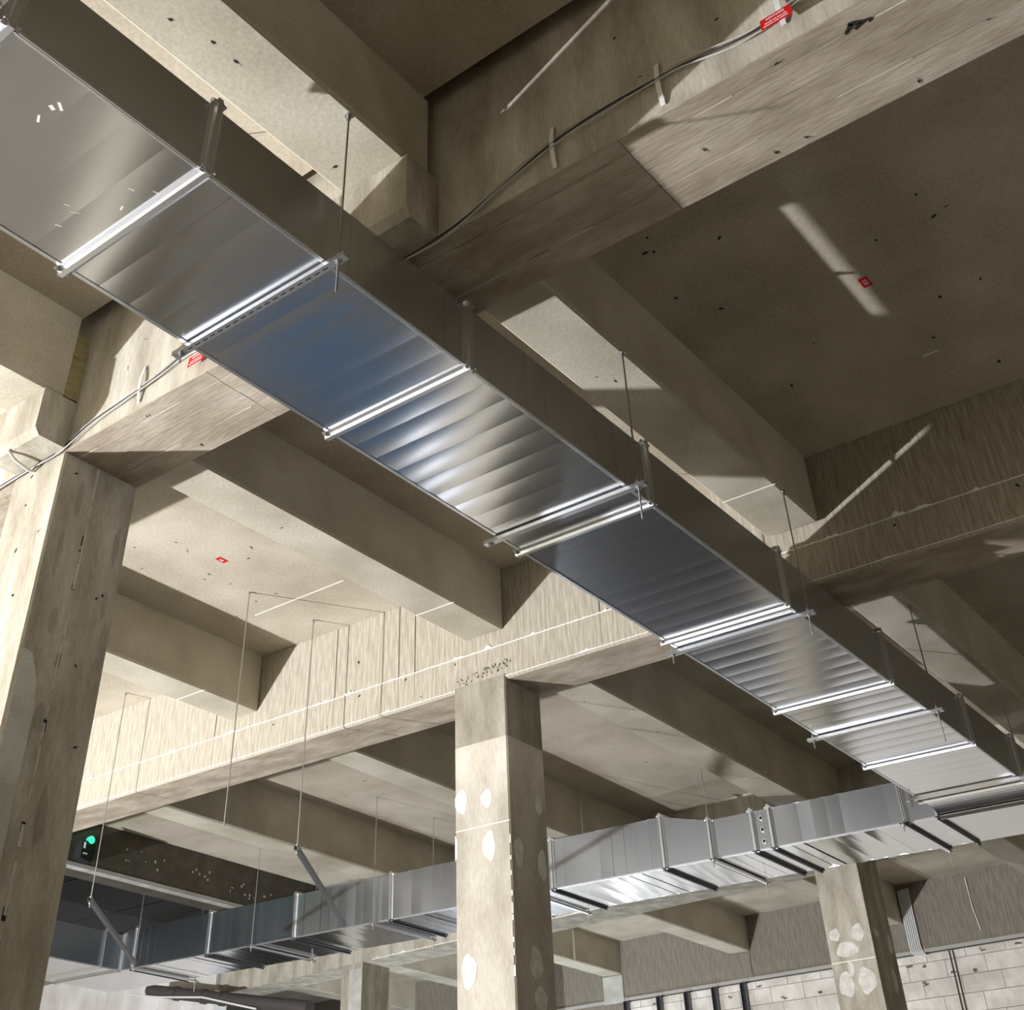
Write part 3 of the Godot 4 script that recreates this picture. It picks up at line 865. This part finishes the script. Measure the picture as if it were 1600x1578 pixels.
# ---------------------------------------------------------------- smaller things
func build_small() -> void:
	var b := MB.new()
	# cables along the nearest beam
	var path := [[0.9, 3.3], [0.2, 3.24], [-0.47, 3.169], [-0.678, 3.126], [-0.792, 3.128], [-0.976, 3.166], [-1.076, 3.167], [-1.272, 3.168], [-1.51, 3.15], [-1.743, 3.083], [-1.878, 3.034], [-2.003, 3.004], [-2.195, 2.999], [-2.6, 3.03], [-3.0, 3.11], [-3.463, 3.167], [-3.645, 3.139], [-3.818, 3.111], [-4.137, 3.079], [-4.364, 3.019], [-4.564, 3.009], [-4.879, 2.996], [-5.6, 2.99], [-6.5, 3.1]]
	var cl := ["upper thin grey cable of the bundle along the nearest beam", "middle dark cable of the bundle along the nearest beam", "lower pale cable of the bundle along the nearest beam"]
	for k in 3:
		var pts := []
		for i in path.size():
			var p = path[i]
			var wob := sin(i * 1.7 + k * 2.1) * 0.005
			pts.append(q(p[0], p[1] + [0.021, 0.0, -0.018][k] + wob, A0 - 0.012 - 0.004 * k))
		var smooth := []
		for i in pts.size() - 1:
			for s in 4:
				smooth.append((pts[i] as Vector3).cubic_interpolate(pts[i + 1], pts[maxi(i - 1, 0)], pts[mini(i + 2, pts.size() - 1)], s / 4.0))
		smooth.append(pts[-1])
		b = MB.new()
		b.tube(smooth, [0.0036, 0.0048, 0.0042][k], 6)
		solo(b, "cable", [M.cable, M.cable_dark, M.cable][k], cl[k], "cable", "cables on the nearest beam")
	# perforated straps holding the cables
	var st := [[-1.513, 3.24, 3.031, "pale cable strap on the nearest beam, just right of the corbel"], [-1.074, 3.25, 3.038, "pale cable strap on the nearest beam, halfway to the warning sign"], [-0.626, 3.26, 3.09, "pale cable strap behind the red warning sign on the beam"], [-3.812, 3.248, 3.043, "shadowed cable strap on the beam, left of the main duct"]]
	for s in st:
		var poly := PackedVector2Array()
		var back := []
		for i in 7:
			var t := i / 6.0
			var bow := 0.008 + 0.016 * sin(t * PI)
			poly.append(Vector2(bow, lerpf(s[1], s[2], t) * S))
			back.append(Vector2(bow - 0.003, lerpf(s[1], s[2], t) * S))
		back.reverse()
		poly.append_array(PackedVector2Array(back))
		b = MB.new()
		b.ext(poly, q(s[0] - 0.009, -EYE / S, A0) + Vector3(0, EYE, 0), Vector3(0, 0, 1), Vector3.UP, Vector3(0.0225, 0, 0))
		solo(b, "cable_strap", M.strap, s[3], "strap", "cable straps on the nearest beam")
	b = MB.new()
	b.tube([q(-4.560, 3.012, 2.315), q(-4.566, 2.985, 2.36), q(-4.578, 2.972, 2.45), q(-4.584, 2.985, 2.49)], 0.009, 6)
	solo(b, "cable_strap", M.strap, "short cable strap bent under the corbel at the top of the left foreground column", "strap")
	# warning signs
	warning_sign("red ACHTUNG warning sign hanging on the cables at upper right", -0.632, 3.087, A0 - 0.05, 0.04)
	warning_sign("red ACHTUNG warning sign half hidden by the main duct", -3.395, 3.082, A0 - 0.03, 0.05)
	# small red tags on the slab
	slab_tag("small red tag on the dark slab at right", -1.153, 4.666, "15F")
	slab_tag("small red tag on the bright slab left of the broad joist", -5.747, 4.637, "L6")
	# anchors' chalk lines at v = 5.41
	var ch := [[-6.21, -5.31, HC, 5.385, "long white chalk line on the bright slab of the middle bay"], [-4.675, -4.352, HJB, 5.43, "white chalk line across the broad joist"], [-7.03, -6.717, HJB, 5.41, "white chalk line across the short joist right of the left column"], [-2.41, -2.09, HJB, 5.40, "white chalk line across the joist right of the duct"], [-1.171, -1.082, HC, 5.422, "short bright chalk dash on the dark slab at right"]]
	for c in ch:
		b = MB.new()
		boxq(b, c[0], c[1], c[2] - 0.0025, c[2], c[3], c[3] + 0.007)
		solo(b, "chalk_line", M.chalk, c[4], "chalk line", "")
	# hanging rods of the middle bay, two still carrying a strut at one end
	var rods := [[-5.96, 5.098, 2.15, "bare threaded rod hanging from the bright slab, ending free"], [-5.924, 5.718, 2.1, "threaded rod left of the middle column with a strut hooked at its lower end"], [-8.164, 5.747, 2.09, "threaded rod in front of the left column's edge with a strut hooked at its end"]]
	for k in 3:
		var r = rods[k]
		var t := thing("hanging_rod", r[3], "rod", q(r[0], r[2], r[1]), "rods hanging in the middle bay")
		b = MB.new()
		b.tube([q(r[0], r[2], r[1]), q(r[0], HC, r[1])], 0.0055, 6)
		put(b, "threaded_rod", M.rod, t)
		b = MB.new()
		b.tube([q(r[0], HC, r[1]) - Vector3(0, 0.03, 0), q(r[0], HC, r[1])], 0.012, 8)
		put(b, "anchor", M.rod, t)
		if k > 0:
			var a := deg_to_rad([0.0, -35.0, -43.0][k])
			var dir := Vector3(sin(a), 0, -cos(a))
			var side := dir.cross(Vector3.UP).normalized()
			var p := q(r[0], 2.14, r[1])
			b = MB.new()
			var hw := 0.02
			b.ext(PackedVector2Array([Vector2(-hw, 0), Vector2(hw, 0), Vector2(hw, 0.036), Vector2(hw - 0.008, 0.036), Vector2(hw - 0.008, 0.032), Vector2(hw - 0.003, 0.032), Vector2(hw - 0.003, 0.003), Vector2(-hw + 0.003, 0.003), Vector2(-hw + 0.003, 0.032), Vector2(-hw + 0.008, 0.032), Vector2(-hw + 0.008, 0.036), Vector2(-hw, 0.036)]), p - dir * 0.04 - Vector3(0, 0.018, 0), side, Vector3.UP, dir * ([0, 2.23, 2.37][k] * S + 0.04))
			put(b, "strut", M.dull, t)
			for dy in [-0.034, 0.022]:
				b = MB.new()
				b.tube([p + Vector3(0, dy, 0), p + Vector3(0, dy + 0.012, 0)], 0.016, 6)
				put(b, "nut", M.rod, t)
	# mineral wool in the joint at the left joist's end
	b = MB.new()
	var y := HJ + 0.01
	while y < HC - 0.1:
		var yy := minf(y + 0.035, HC - 0.09)
		boxq(b, -4.5, -4.345 + rng.randf_range(-0.008, 0.008), y, yy, A0 - 0.083, A0 - 0.002)
		y = yy
	solo(b, "wool_strip", M.wool, "yellowish mineral wool strip stuffed between left joist end and beam", "insulation")
	# green signal light
	var t := thing("signal_light", "dark box with a glowing green light beside the left foreground column", "light", q(-11.36, 3.34, 7.82))
	b = MB.new()
	b.ext(PackedVector2Array([Vector2(-0.09, -0.02), Vector2(0.08, -0.05), Vector2(0.12, 0.0), Vector2(0.12, 0.17), Vector2(0.05, 0.21), Vector2(-0.09, 0.19)]), q(-11.42, 3.36, 7.80), Vector3(0, 0, -1), Vector3.UP, Vector3(0.16, 0, 0))
	put(b, "housing", M.black, t)
	b = MB.new()
	b.tube([q(-11.33, 3.535, 7.83), q(-11.285, 3.54, 7.83)], 0.05, 12)
	put(b, "green_lens", M.green, t)
	b = MB.new()
	boxq(b, -11.287, -11.28, 3.44, 3.5, 7.745, 7.765)
	boxq(b, -11.287, -11.28, 3.385, 3.395, 7.75, 7.80)
	put(b, "white_mark", M.white, t)
	var gl := OmniLight3D.new()
	gl.name = "green_glow"
	gl.light_color = Color(0.2, 1.0, 0.65)
	gl.light_energy = 0.006
	gl.light_size = 0.04
	gl.omni_range = 30.0
	gl.omni_attenuation = 2.0
	gl.shadow_enabled = true
	t.add_child(gl, true)
	gl.position = q(-11.22, 3.54, 7.83) - t.position
	# dark pipe at lower left
	t = thing("drain_pipe", "dark insulated pipe with collars running below the crossing duct at lower left", "pipe", q(-14.6, 3.0, 12.2))
	b = MB.new()
	b.tube([q(-15.7, 3.12, 12.35), q(-12.0, 2.52, 12.0)], 0.1, 14)
	put(b, "tube", M.pipe, t)
	for f in [0.25, 0.5, 0.66]:
		b = MB.new()
		var c0 := q(-15.7, 3.12, 12.35).lerp(q(-13.0, 2.68, 12.1), f)
		var c1 := q(-15.7, 3.12, 12.35).lerp(q(-13.0, 2.68, 12.1), f + 0.03)
		b.tube([c0, c1], 0.117, 14)
		put(b, "collar", M.pipe, t)
	b = MB.new()
	b.tube([q(-16.1, 3.1, 12.3), q(-15.3, 2.98, 12.22), q(-14.2, 2.86, 12.1), q(-13.0, 2.6, 12.0)], 0.018, 6)
	solo(b, "thin_pipe", M.pvc, "thin bright conduit beneath the dark insulated pipe", "conduit")
	# conduits on the back wall
	for k in 6:
		var x := -5.806 + k * 0.027
		b = MB.new()
		var pth := [q(x, 3.80 - 0.008 * (5 - k) * 0.4, vd(x) - 0.03), q(x, 3.3, vd(x) - 0.03), q(x, 3.13, vd(x) - 0.03), q(x + 0.01, 3.08, vd(x) - 0.03), q(x + 0.035, 3.04, vd(x) - 0.02), q(x + 0.06, 3.03, vd(x) + 0.02)]
		b.tube(pth, 0.0125, 8)
		solo(b, "conduit", M.pvc, ["leftmost", "second from the left", "third from the left", "third from the right", "second from the right", "rightmost"][k] + " white conduit of the upright bundle beside the far right column", "conduit", "white conduits on the back wall")
	for k in 2:
		b = MB.new()
		var x := -5.295 - 0.045 * k
		b.tube([q(x + 0.01, 3.05, vd(x) - 0.012), q(x, 2.2, vd(x) - 0.012), q(x, 1.0, vd(x) - 0.012)], 0.008, 6)
		solo(b, "wire", M.cable_dark, ["right thin dark wire running down the white block wall", "left thin dark wire running down the white block wall"][k], "wire")
	b = MB.new()
	b.tube([q(-4.9, 3.80, vd(-4.9) - 0.02), q(-4.9, 3.45, vd(-4.9) - 0.02), q(-4.87, 3.2, vd(-4.9) - 0.015)], 0.009, 6)
	solo(b, "wire", M.pvc, "thin pale wire hanging on the concrete band at right", "wire")
	# steel posts in front of the block wall
	for k in 5:
		var x: float = [-10.38, -9.771, -9.28, -8.804, -8.326][k]
		t = thing("steel_post", ["leftmost dark steel post in front of the white block wall", "second dark steel post from the left at the block wall", "middle dark steel post of the five at the block wall", "fourth dark steel post from the left at the block wall", "rightmost dark steel post in front of the white block wall"][k], "post", q(x, FLOOR, vd(x)), "steel posts at the back wall")
		b = MB.new()
		skew(b, vd, x - 0.035, x + 0.035, FLOOR, 3.05, -0.012, 0.03)
		put(b, "web", M.steel, t)
		for s in [-0.045, 0.035]:
			b = MB.new()
			skew(b, vd, x + s, x + s + 0.01, FLOOR, 3.05, -0.05, 0.03)
			put(b, "post_flange", M.dull, t)
	b = MB.new()  # unseen floor sheets added to darken reflections in the main duct
	boxq(b, -7.8, -4.8, FLOOR, FLOOR + 0.004, 9.9, 13.0)
	solo(b, "added_floor_sheet", M.black, "black sheeting added unseen on the floor to darken the duct reflection, behind the blue tarpaulin", "sheet")
	b = MB.new()
	boxq(b, -8.2, -4.6, FLOOR, FLOOR + 0.004, 13.1, 15.8)
	solo(b, "added_floor_sheet", M.darkblue, "dark blue sheeting added unseen on the floor to darken the duct reflection, in front of the block wall", "sheet")
	# unseen blue tarp added on the floor (mirrored in the main duct)
	b = MB.new()
	var n := FastNoiseLite.new()
	n.frequency = 0.9
	n.seed = 4
	for i in 14:
		for j in 20:
			var p := []
			for d in [[0, 0], [1, 0], [1, 1], [0, 1]]:
				var x: float = -6.9 + (i + d[0]) * 0.1
				var v: float = 5.0 + (j + d[1]) * 0.125 + 0.2 * (i + d[0]) / 14.0
				p.append(q(x, FLOOR + 0.015 + 0.02 * absf(n.get_noise_2d(x * 3.0, v * 3.0)), v))
			var m: Vector3 = (p[1] - p[0]).cross(p[2] - p[0]).normalized()
			b.quad(p[0], p[1], p[2], p[3], m if m.y > 0.0 else -m)
	solo(b, "tarpaulin", M.tarp, "added unseen blue tarpaulin mirrored in the underside of the main duct", "tarp")


func warning_sign(label: String, x: float, y: float, v: float, tilt: float) -> void:
	var t := thing("warning_sign", label, "sign", q(x, y, v), "red warning signs")
	t.rotation = Vector3(-0.12, 0.0, tilt)
	var w := 0.131
	var h := 0.069
	var plate := MeshInstance3D.new()
	var bm := BoxMesh.new()
	bm.size = Vector3(w, h, 0.003)
	plate.mesh = bm
	plate.material_override = M.red
	plate.name = "plate"
	t.add_child(plate, true)
	var f := SystemFont.new()
	f.font_names = PackedStringArray(["Droid Sans"])
	f.font_weight = 700
	var tm := TextMesh.new()
	tm.text = "ACHTUNG"
	tm.font = f
	tm.font_size = 32
	tm.pixel_size = 0.00052
	tm.depth = 0.0008
	var l := MeshInstance3D.new()
	l.mesh = tm
	l.material_override = M.white
	l.name = "lettering"
	t.add_child(l, true)
	l.position = Vector3(0.0, 0.018, 0.0022)
	var b := MB.new()
	for row in [[-0.006, 0.048, [0.03, 0.018, 0.022, 0.016]], [-0.022, 0.056, [0.045, 0.02, 0.034]]]:
		var xx: float = -row[1]
		for ln in row[2]:
			var e: float = minf(xx + ln, row[1])
			while xx < e - 0.002:
				var hh := rng.randf_range(0.0045, 0.0075)
				b.box(Vector3(xx, row[0] - 0.003, 0.0015), Vector3(xx + 0.0026, row[0] - 0.003 + hh, 0.0022))
				xx += 0.0034
			xx += 0.003
	var o := MeshInstance3D.new()
	o.mesh = b.mesh(Vector3.ZERO)
	o.material_override = M.white
	o.name = "small_print"
	o.set_meta("kind", "stuff")
	t.add_child(o, true)


func slab_tag(label: String, x: float, v: float, txt: String) -> void:
	var t := thing("slab_tag", label, "tag", q(x, HC - 0.0015, v), "red tags on the slab")
	t.basis = Basis(Vector3(0, 0, -1), Vector3(1, 0, 0), Vector3(0, -1, 0))
	var plate := MeshInstance3D.new()
	var bm := BoxMesh.new()
	bm.size = Vector3(0.097, 0.057, 0.0028)
	plate.mesh = bm
	plate.material_override = M.red
	plate.name = "plate"
	t.add_child(plate, true)
	var f := SystemFont.new()
	f.font_names = PackedStringArray(["Droid Sans"])
	f.font_weight = 700
	var tm := TextMesh.new()
	tm.text = txt
	tm.font = f
	tm.font_size = 32
	tm.pixel_size = 0.0012
	tm.depth = 0.0006
	var l := MeshInstance3D.new()
	l.mesh = tm
	l.material_override = M.white
	l.name = "lettering"
	t.add_child(l, true)
	l.position = Vector3(0, 0, 0.0018)


func build_shell() -> void:
	var b := MB.new()
	boxq(b, -25.0, 7.5, FLOOR - 0.2, FLOOR, -7.6, 20.0)
	struct(b, "floor", M.floor)
	# slabs
	b = MB.new()
	boxq(b, -25.0, 7.5, HC, HC + 0.2, -7.6, A0 - 0.08)
	struct(b, "ceiling", M.slab)
	b = MB.new()
	boxq(b, -25.0, 7.5, HC, HC + 0.2, A1, B0)
	var mid := struct(b, "ceiling", M.slab)
	b = MB.new()
	b.hexa([q(-25, HC, B1), q(7.5, HC, B1), q(7.5, HC, vc(7.5)), q(-25, HC, vc(-25)), q(-25, HC + 0.2, B1), q(7.5, HC + 0.2, B1), q(7.5, HC + 0.2, vc(7.5)), q(-25, HC + 0.2, vc(-25))])
	var far := struct(b, "ceiling", M.slab)
	b = MB.new()
	b.hexa([q(-25, HCD, vc(-25) + C1 - C0), q(7.5, HCD, vc(7.5) + C1 - C0), q(7.5, HCD, 19.8), q(-25, HCD, 20), q(-25, HCD + 0.1, vc(-25) + C1 - C0), q(7.5, HCD + 0.1, vc(7.5) + C1 - C0), q(7.5, HCD + 0.1, 20), q(-25, HCD + 0.1, 20)])
	struct(b, "ceiling", M.slab)
	b = MB.new()
	boxq(b, -25.2, 7.7, HC + 0.2, HC + 0.35, -7.8, 20.2)
	struct(b, "ceiling", M.slab)
	b = MB.new()
	boxq(b, -25.2, -25.0, FLOOR, HC + 0.2, -7.6, 20.0)
	struct(b, "wall_left", M.smooth)
	b = MB.new()
	boxq(b, 7.5, 7.7, FLOOR, HC + 0.2, -7.6, 20.0)
	struct(b, "wall_right", M.smooth)
	b = MB.new()
	boxq(b, -25.0, 7.5, FLOOR, HC + 0.2, -7.8, -7.6)
	struct(b, "wall_front", M.smooth)
	pocks([[-1.804, HC, 3.720], [-1.867, HC, 3.805], [-1.830, HC, 3.824], [-1.544, HC, 3.934], [-0.990, HC, 4.415], [-0.721, HC, 4.427], [-0.655, HC, 4.401], [-0.729, HC, 4.240], [-0.714, HC, 4.997], [-0.915, HC, 5.005], [-1.792, HC, 4.403], [-1.924, HC, 4.185], [-1.562, HC, 4.958], [-1.819, HC, 5.231], [-1.066, HC, 5.304], [-0.876, HC, 5.722], [-5.797, HC, 4.272], [-5.826, HC, 4.399], [-5.457, HC, 4.642], [-5.588, HC, 4.736], [-6.272, HC, 4.373], [-5.974, HC, 4.727], [-5.969, HC, 4.921], [-6.058, HC, 4.759], [-5.825, HC, 5.235], [-6.030, HC, 5.228], [-6.33, HC, 5.317], [-6.07, HC, 4.142]], Vector3.RIGHT, Vector3.BACK, Vector3.DOWN, 0.015, mid)
	pocks([[-5.7, HC, 8.853], [-5.705, HC, 9.491], [-5.66, HC, 9.98], [-8.144, HC, 8.724], [-8.264, HC, 9.148], [-5.565, HC, 10.78]], Vector3.RIGHT, Vector3.BACK, Vector3.DOWN, 0.015, far)
	# back wall: concrete band above, white blocks below
	var w := Node3D.new()
	w.name = "wall_back"
	w.set_meta("kind", "structure")
	add_child(w, true)
	w.position = q(-7, FLOOR, vd(-7))
	b = MB.new()
	skew(b, vd, -25.0, 7.5, 3.06, HCD, 0.0, 0.5)
	put(b, "concrete_band", M.darkstreak, w)
	b = MB.new()
	skew(b, vd, -25.0, -10.42, FLOOR, 3.06, 0.0, 0.5)
	put(b, "concrete_panel", M.darkstreak, w)
	b = MB.new()
	skew(b, vd, -25.0, 7.5, 3.06, 3.10, -0.012, 0.0)
	put(b, "ledge", M.joint, w)
	b = MB.new()
	skew(b, vd, -10.42, 7.5, FLOOR, 3.06, 0.06, 0.5)
	put(b, "mortar_bed", M.joint, w)
	b = MB.new()
	skew(b, vd, -8.53, -8.16, 3.10, 3.408, -0.012, 0.0)
	put(b, "pad", M.darkstreak, w)
	b = MB.new()
	skew(b, vd, -10.8, -10.42, 3.05, 3.41, -0.02, 0.0)
	put(b, "pad", M.patch, w)
	var tops := [3.045, 2.957, 2.767, 2.575, 2.383, 2.19, 1.998]
	for r in 6:
		var off: float = [0.22, 0.0, 0.34, 0.12, 0.4, 0.25][r]
		var x := -10.42
		var nxt := -10.42 + 0.5 - off
		while x < -3.4:
			var xe := minf(nxt, -3.4)
			if xe - x > 0.03:
				b = MB.new()
				var pr := rng.randf_range(-0.003, 0.003)
				skew(b, vd, x + 0.003, xe - 0.003, tops[r + 1] + 0.003, tops[r] - 0.003, 0.01 + pr, 0.07)
				put(b, "block", M.block[rng.randi() % 4], w)
			x = xe
			nxt = x + 0.5
	b = MB.new()
	skew(b, vd, -10.42, 7.5, FLOOR, 1.99, 0.01, 0.07)
	skew(b, vd, -3.4, 7.5, 1.99, 3.045, 0.01, 0.07)
	put(b, "plain_blockwork", M.block[1], w)
	b = MB.new()
	for p in [[-8.1, 2.98], [-7.75, 2.80], [-7.2, 2.80], [-6.4, 2.96], [-5.9, 2.93], [-5.72, 2.92], [-5.35, 2.80], [-5.74, 2.72], [-5.1, 2.79], [-4.95, 3.0], [-4.5, 2.99], [-6.8, 2.61], [-9.9, 2.97], [-8.6, 2.9]]:
		for i in 4:
			var k := rng.randf_range(0.012, 0.05)
			var x: float = p[0] + rng.randf_range(-0.03, 0.03)
			var y: float = p[1] + rng.randf_range(-0.015, 0.015)
			skew(b, vd, x, x + k, y, y + rng.randf_range(0.006, 0.02), 0.004, 0.012)
	put(b, "mortar_smears", M.smear, w).set_meta("kind", "stuff")
	# black panels added to darken the slab left of the far joist
	b = MB.new()
	for k in 4:
		var vv: float = B1 + 0.02 + k * 1.42
		var mb := MB.new()
		boxq(mb, -16.5, -11.86, HC - 0.04, HC, vv, vv + 1.4)
		solo(mb, "added_shade_panel", M.black, ["nearest", "second", "third", "farthest"][k] + " added black panel standing for shade on the slab left of the green light", "insulation", "added black panels on the slab")
	# white panel wall at lower left, in line with the third beam
	var pw := Node3D.new()
	pw.name = "wall_side"
	pw.set_meta("kind", "structure")
	add_child(pw, true)
	pw.position = q(-18, FLOOR, vc(-18))
	var px := [-25.0, -21.0, -19.4, -17.75, -16.15, -14.65]
	for k in 5:
		b = MB.new()
		skew(b, vc, px[k] + 0.004, px[k + 1] - 0.004, FLOOR, HC, -0.05 if k < 4 else -0.05, 0.2)
		put(b, "panel", M.panelwall, pw)


func _ready() -> void:
	rng.seed = 77
	# camera
	var cam := Camera3D.new()
	cam.name = "camera"
	var yaw := -0.7065
	var pitch := 0.6724
	var roll := 0.0108
	var rt := Vector3(cos(yaw), 0, sin(yaw))
	var up := Vector3(-sin(yaw) * sin(pitch), cos(pitch), cos(yaw) * sin(pitch))
	var fw := Vector3(sin(yaw) * cos(pitch), sin(pitch), -cos(yaw) * cos(pitch))
	var near := 0.05
	cam.projection = Camera3D.PROJECTION_FRUSTUM
	cam.keep_aspect = Camera3D.KEEP_HEIGHT
	cam.near = near
	cam.far = 200.0
	cam.size = near * 1578.0 / 1829.6
	cam.frustum_offset = Vector2(800.0 - 660.8, -(789.0 - 518.1)) * near / 1829.6
	add_child(cam)
	cam.transform = Transform3D(Basis(rt * cos(roll) + up * sin(roll), up * cos(roll) - rt * sin(roll), -fw), Vector3(0, EYE, 0))
	cam.current = true
	# environment
	var we := WorldEnvironment.new()
	we.name = "environment"
	var e := Environment.new()
	e.background_mode = Environment.BG_COLOR
	e.background_color = Color(0.02, 0.02, 0.022)
	e.tonemap_mode = Environment.TONE_MAPPER_LINEAR
	e.tonemap_exposure = 1.0
	e.sdfgi_enabled = true
	e.ssao_enabled = true
	e.ssil_enabled = true
	we.environment = e
	add_child(we)
	make_materials()
	# main work light, then four unseen lamps added for bay, highlights and fill
	globe_lamp("globe work light on a low stand left of the viewer", -10.5, -0.9, -2.3, 345.0, 0.1)
	globe_lamp("unseen globe lamp added to brighten the last bay", -11.2, -0.9, 15.4, 24.0, 0.12, Color(0.88, 0.93, 1.0))
	globe_lamp("unseen small lamp added for the duct highlight, beside the blue tarpaulin", -6.45, -1.05, 7.75, 0.26, 0.07)
	globe_lamp("unseen small lamp added for the duct highlight, near the white block wall", -6.25, -1.0, 15.3, 0.9, 0.07)
	globe_lamp("unseen fill lamp added far to the right of the viewer", 5.0, -1.05, 5.0, 3.2, 0.2)
	build_shell()
	build_beams()
	build_columns()
	build_joists()
	build_ducts()
	build_small()
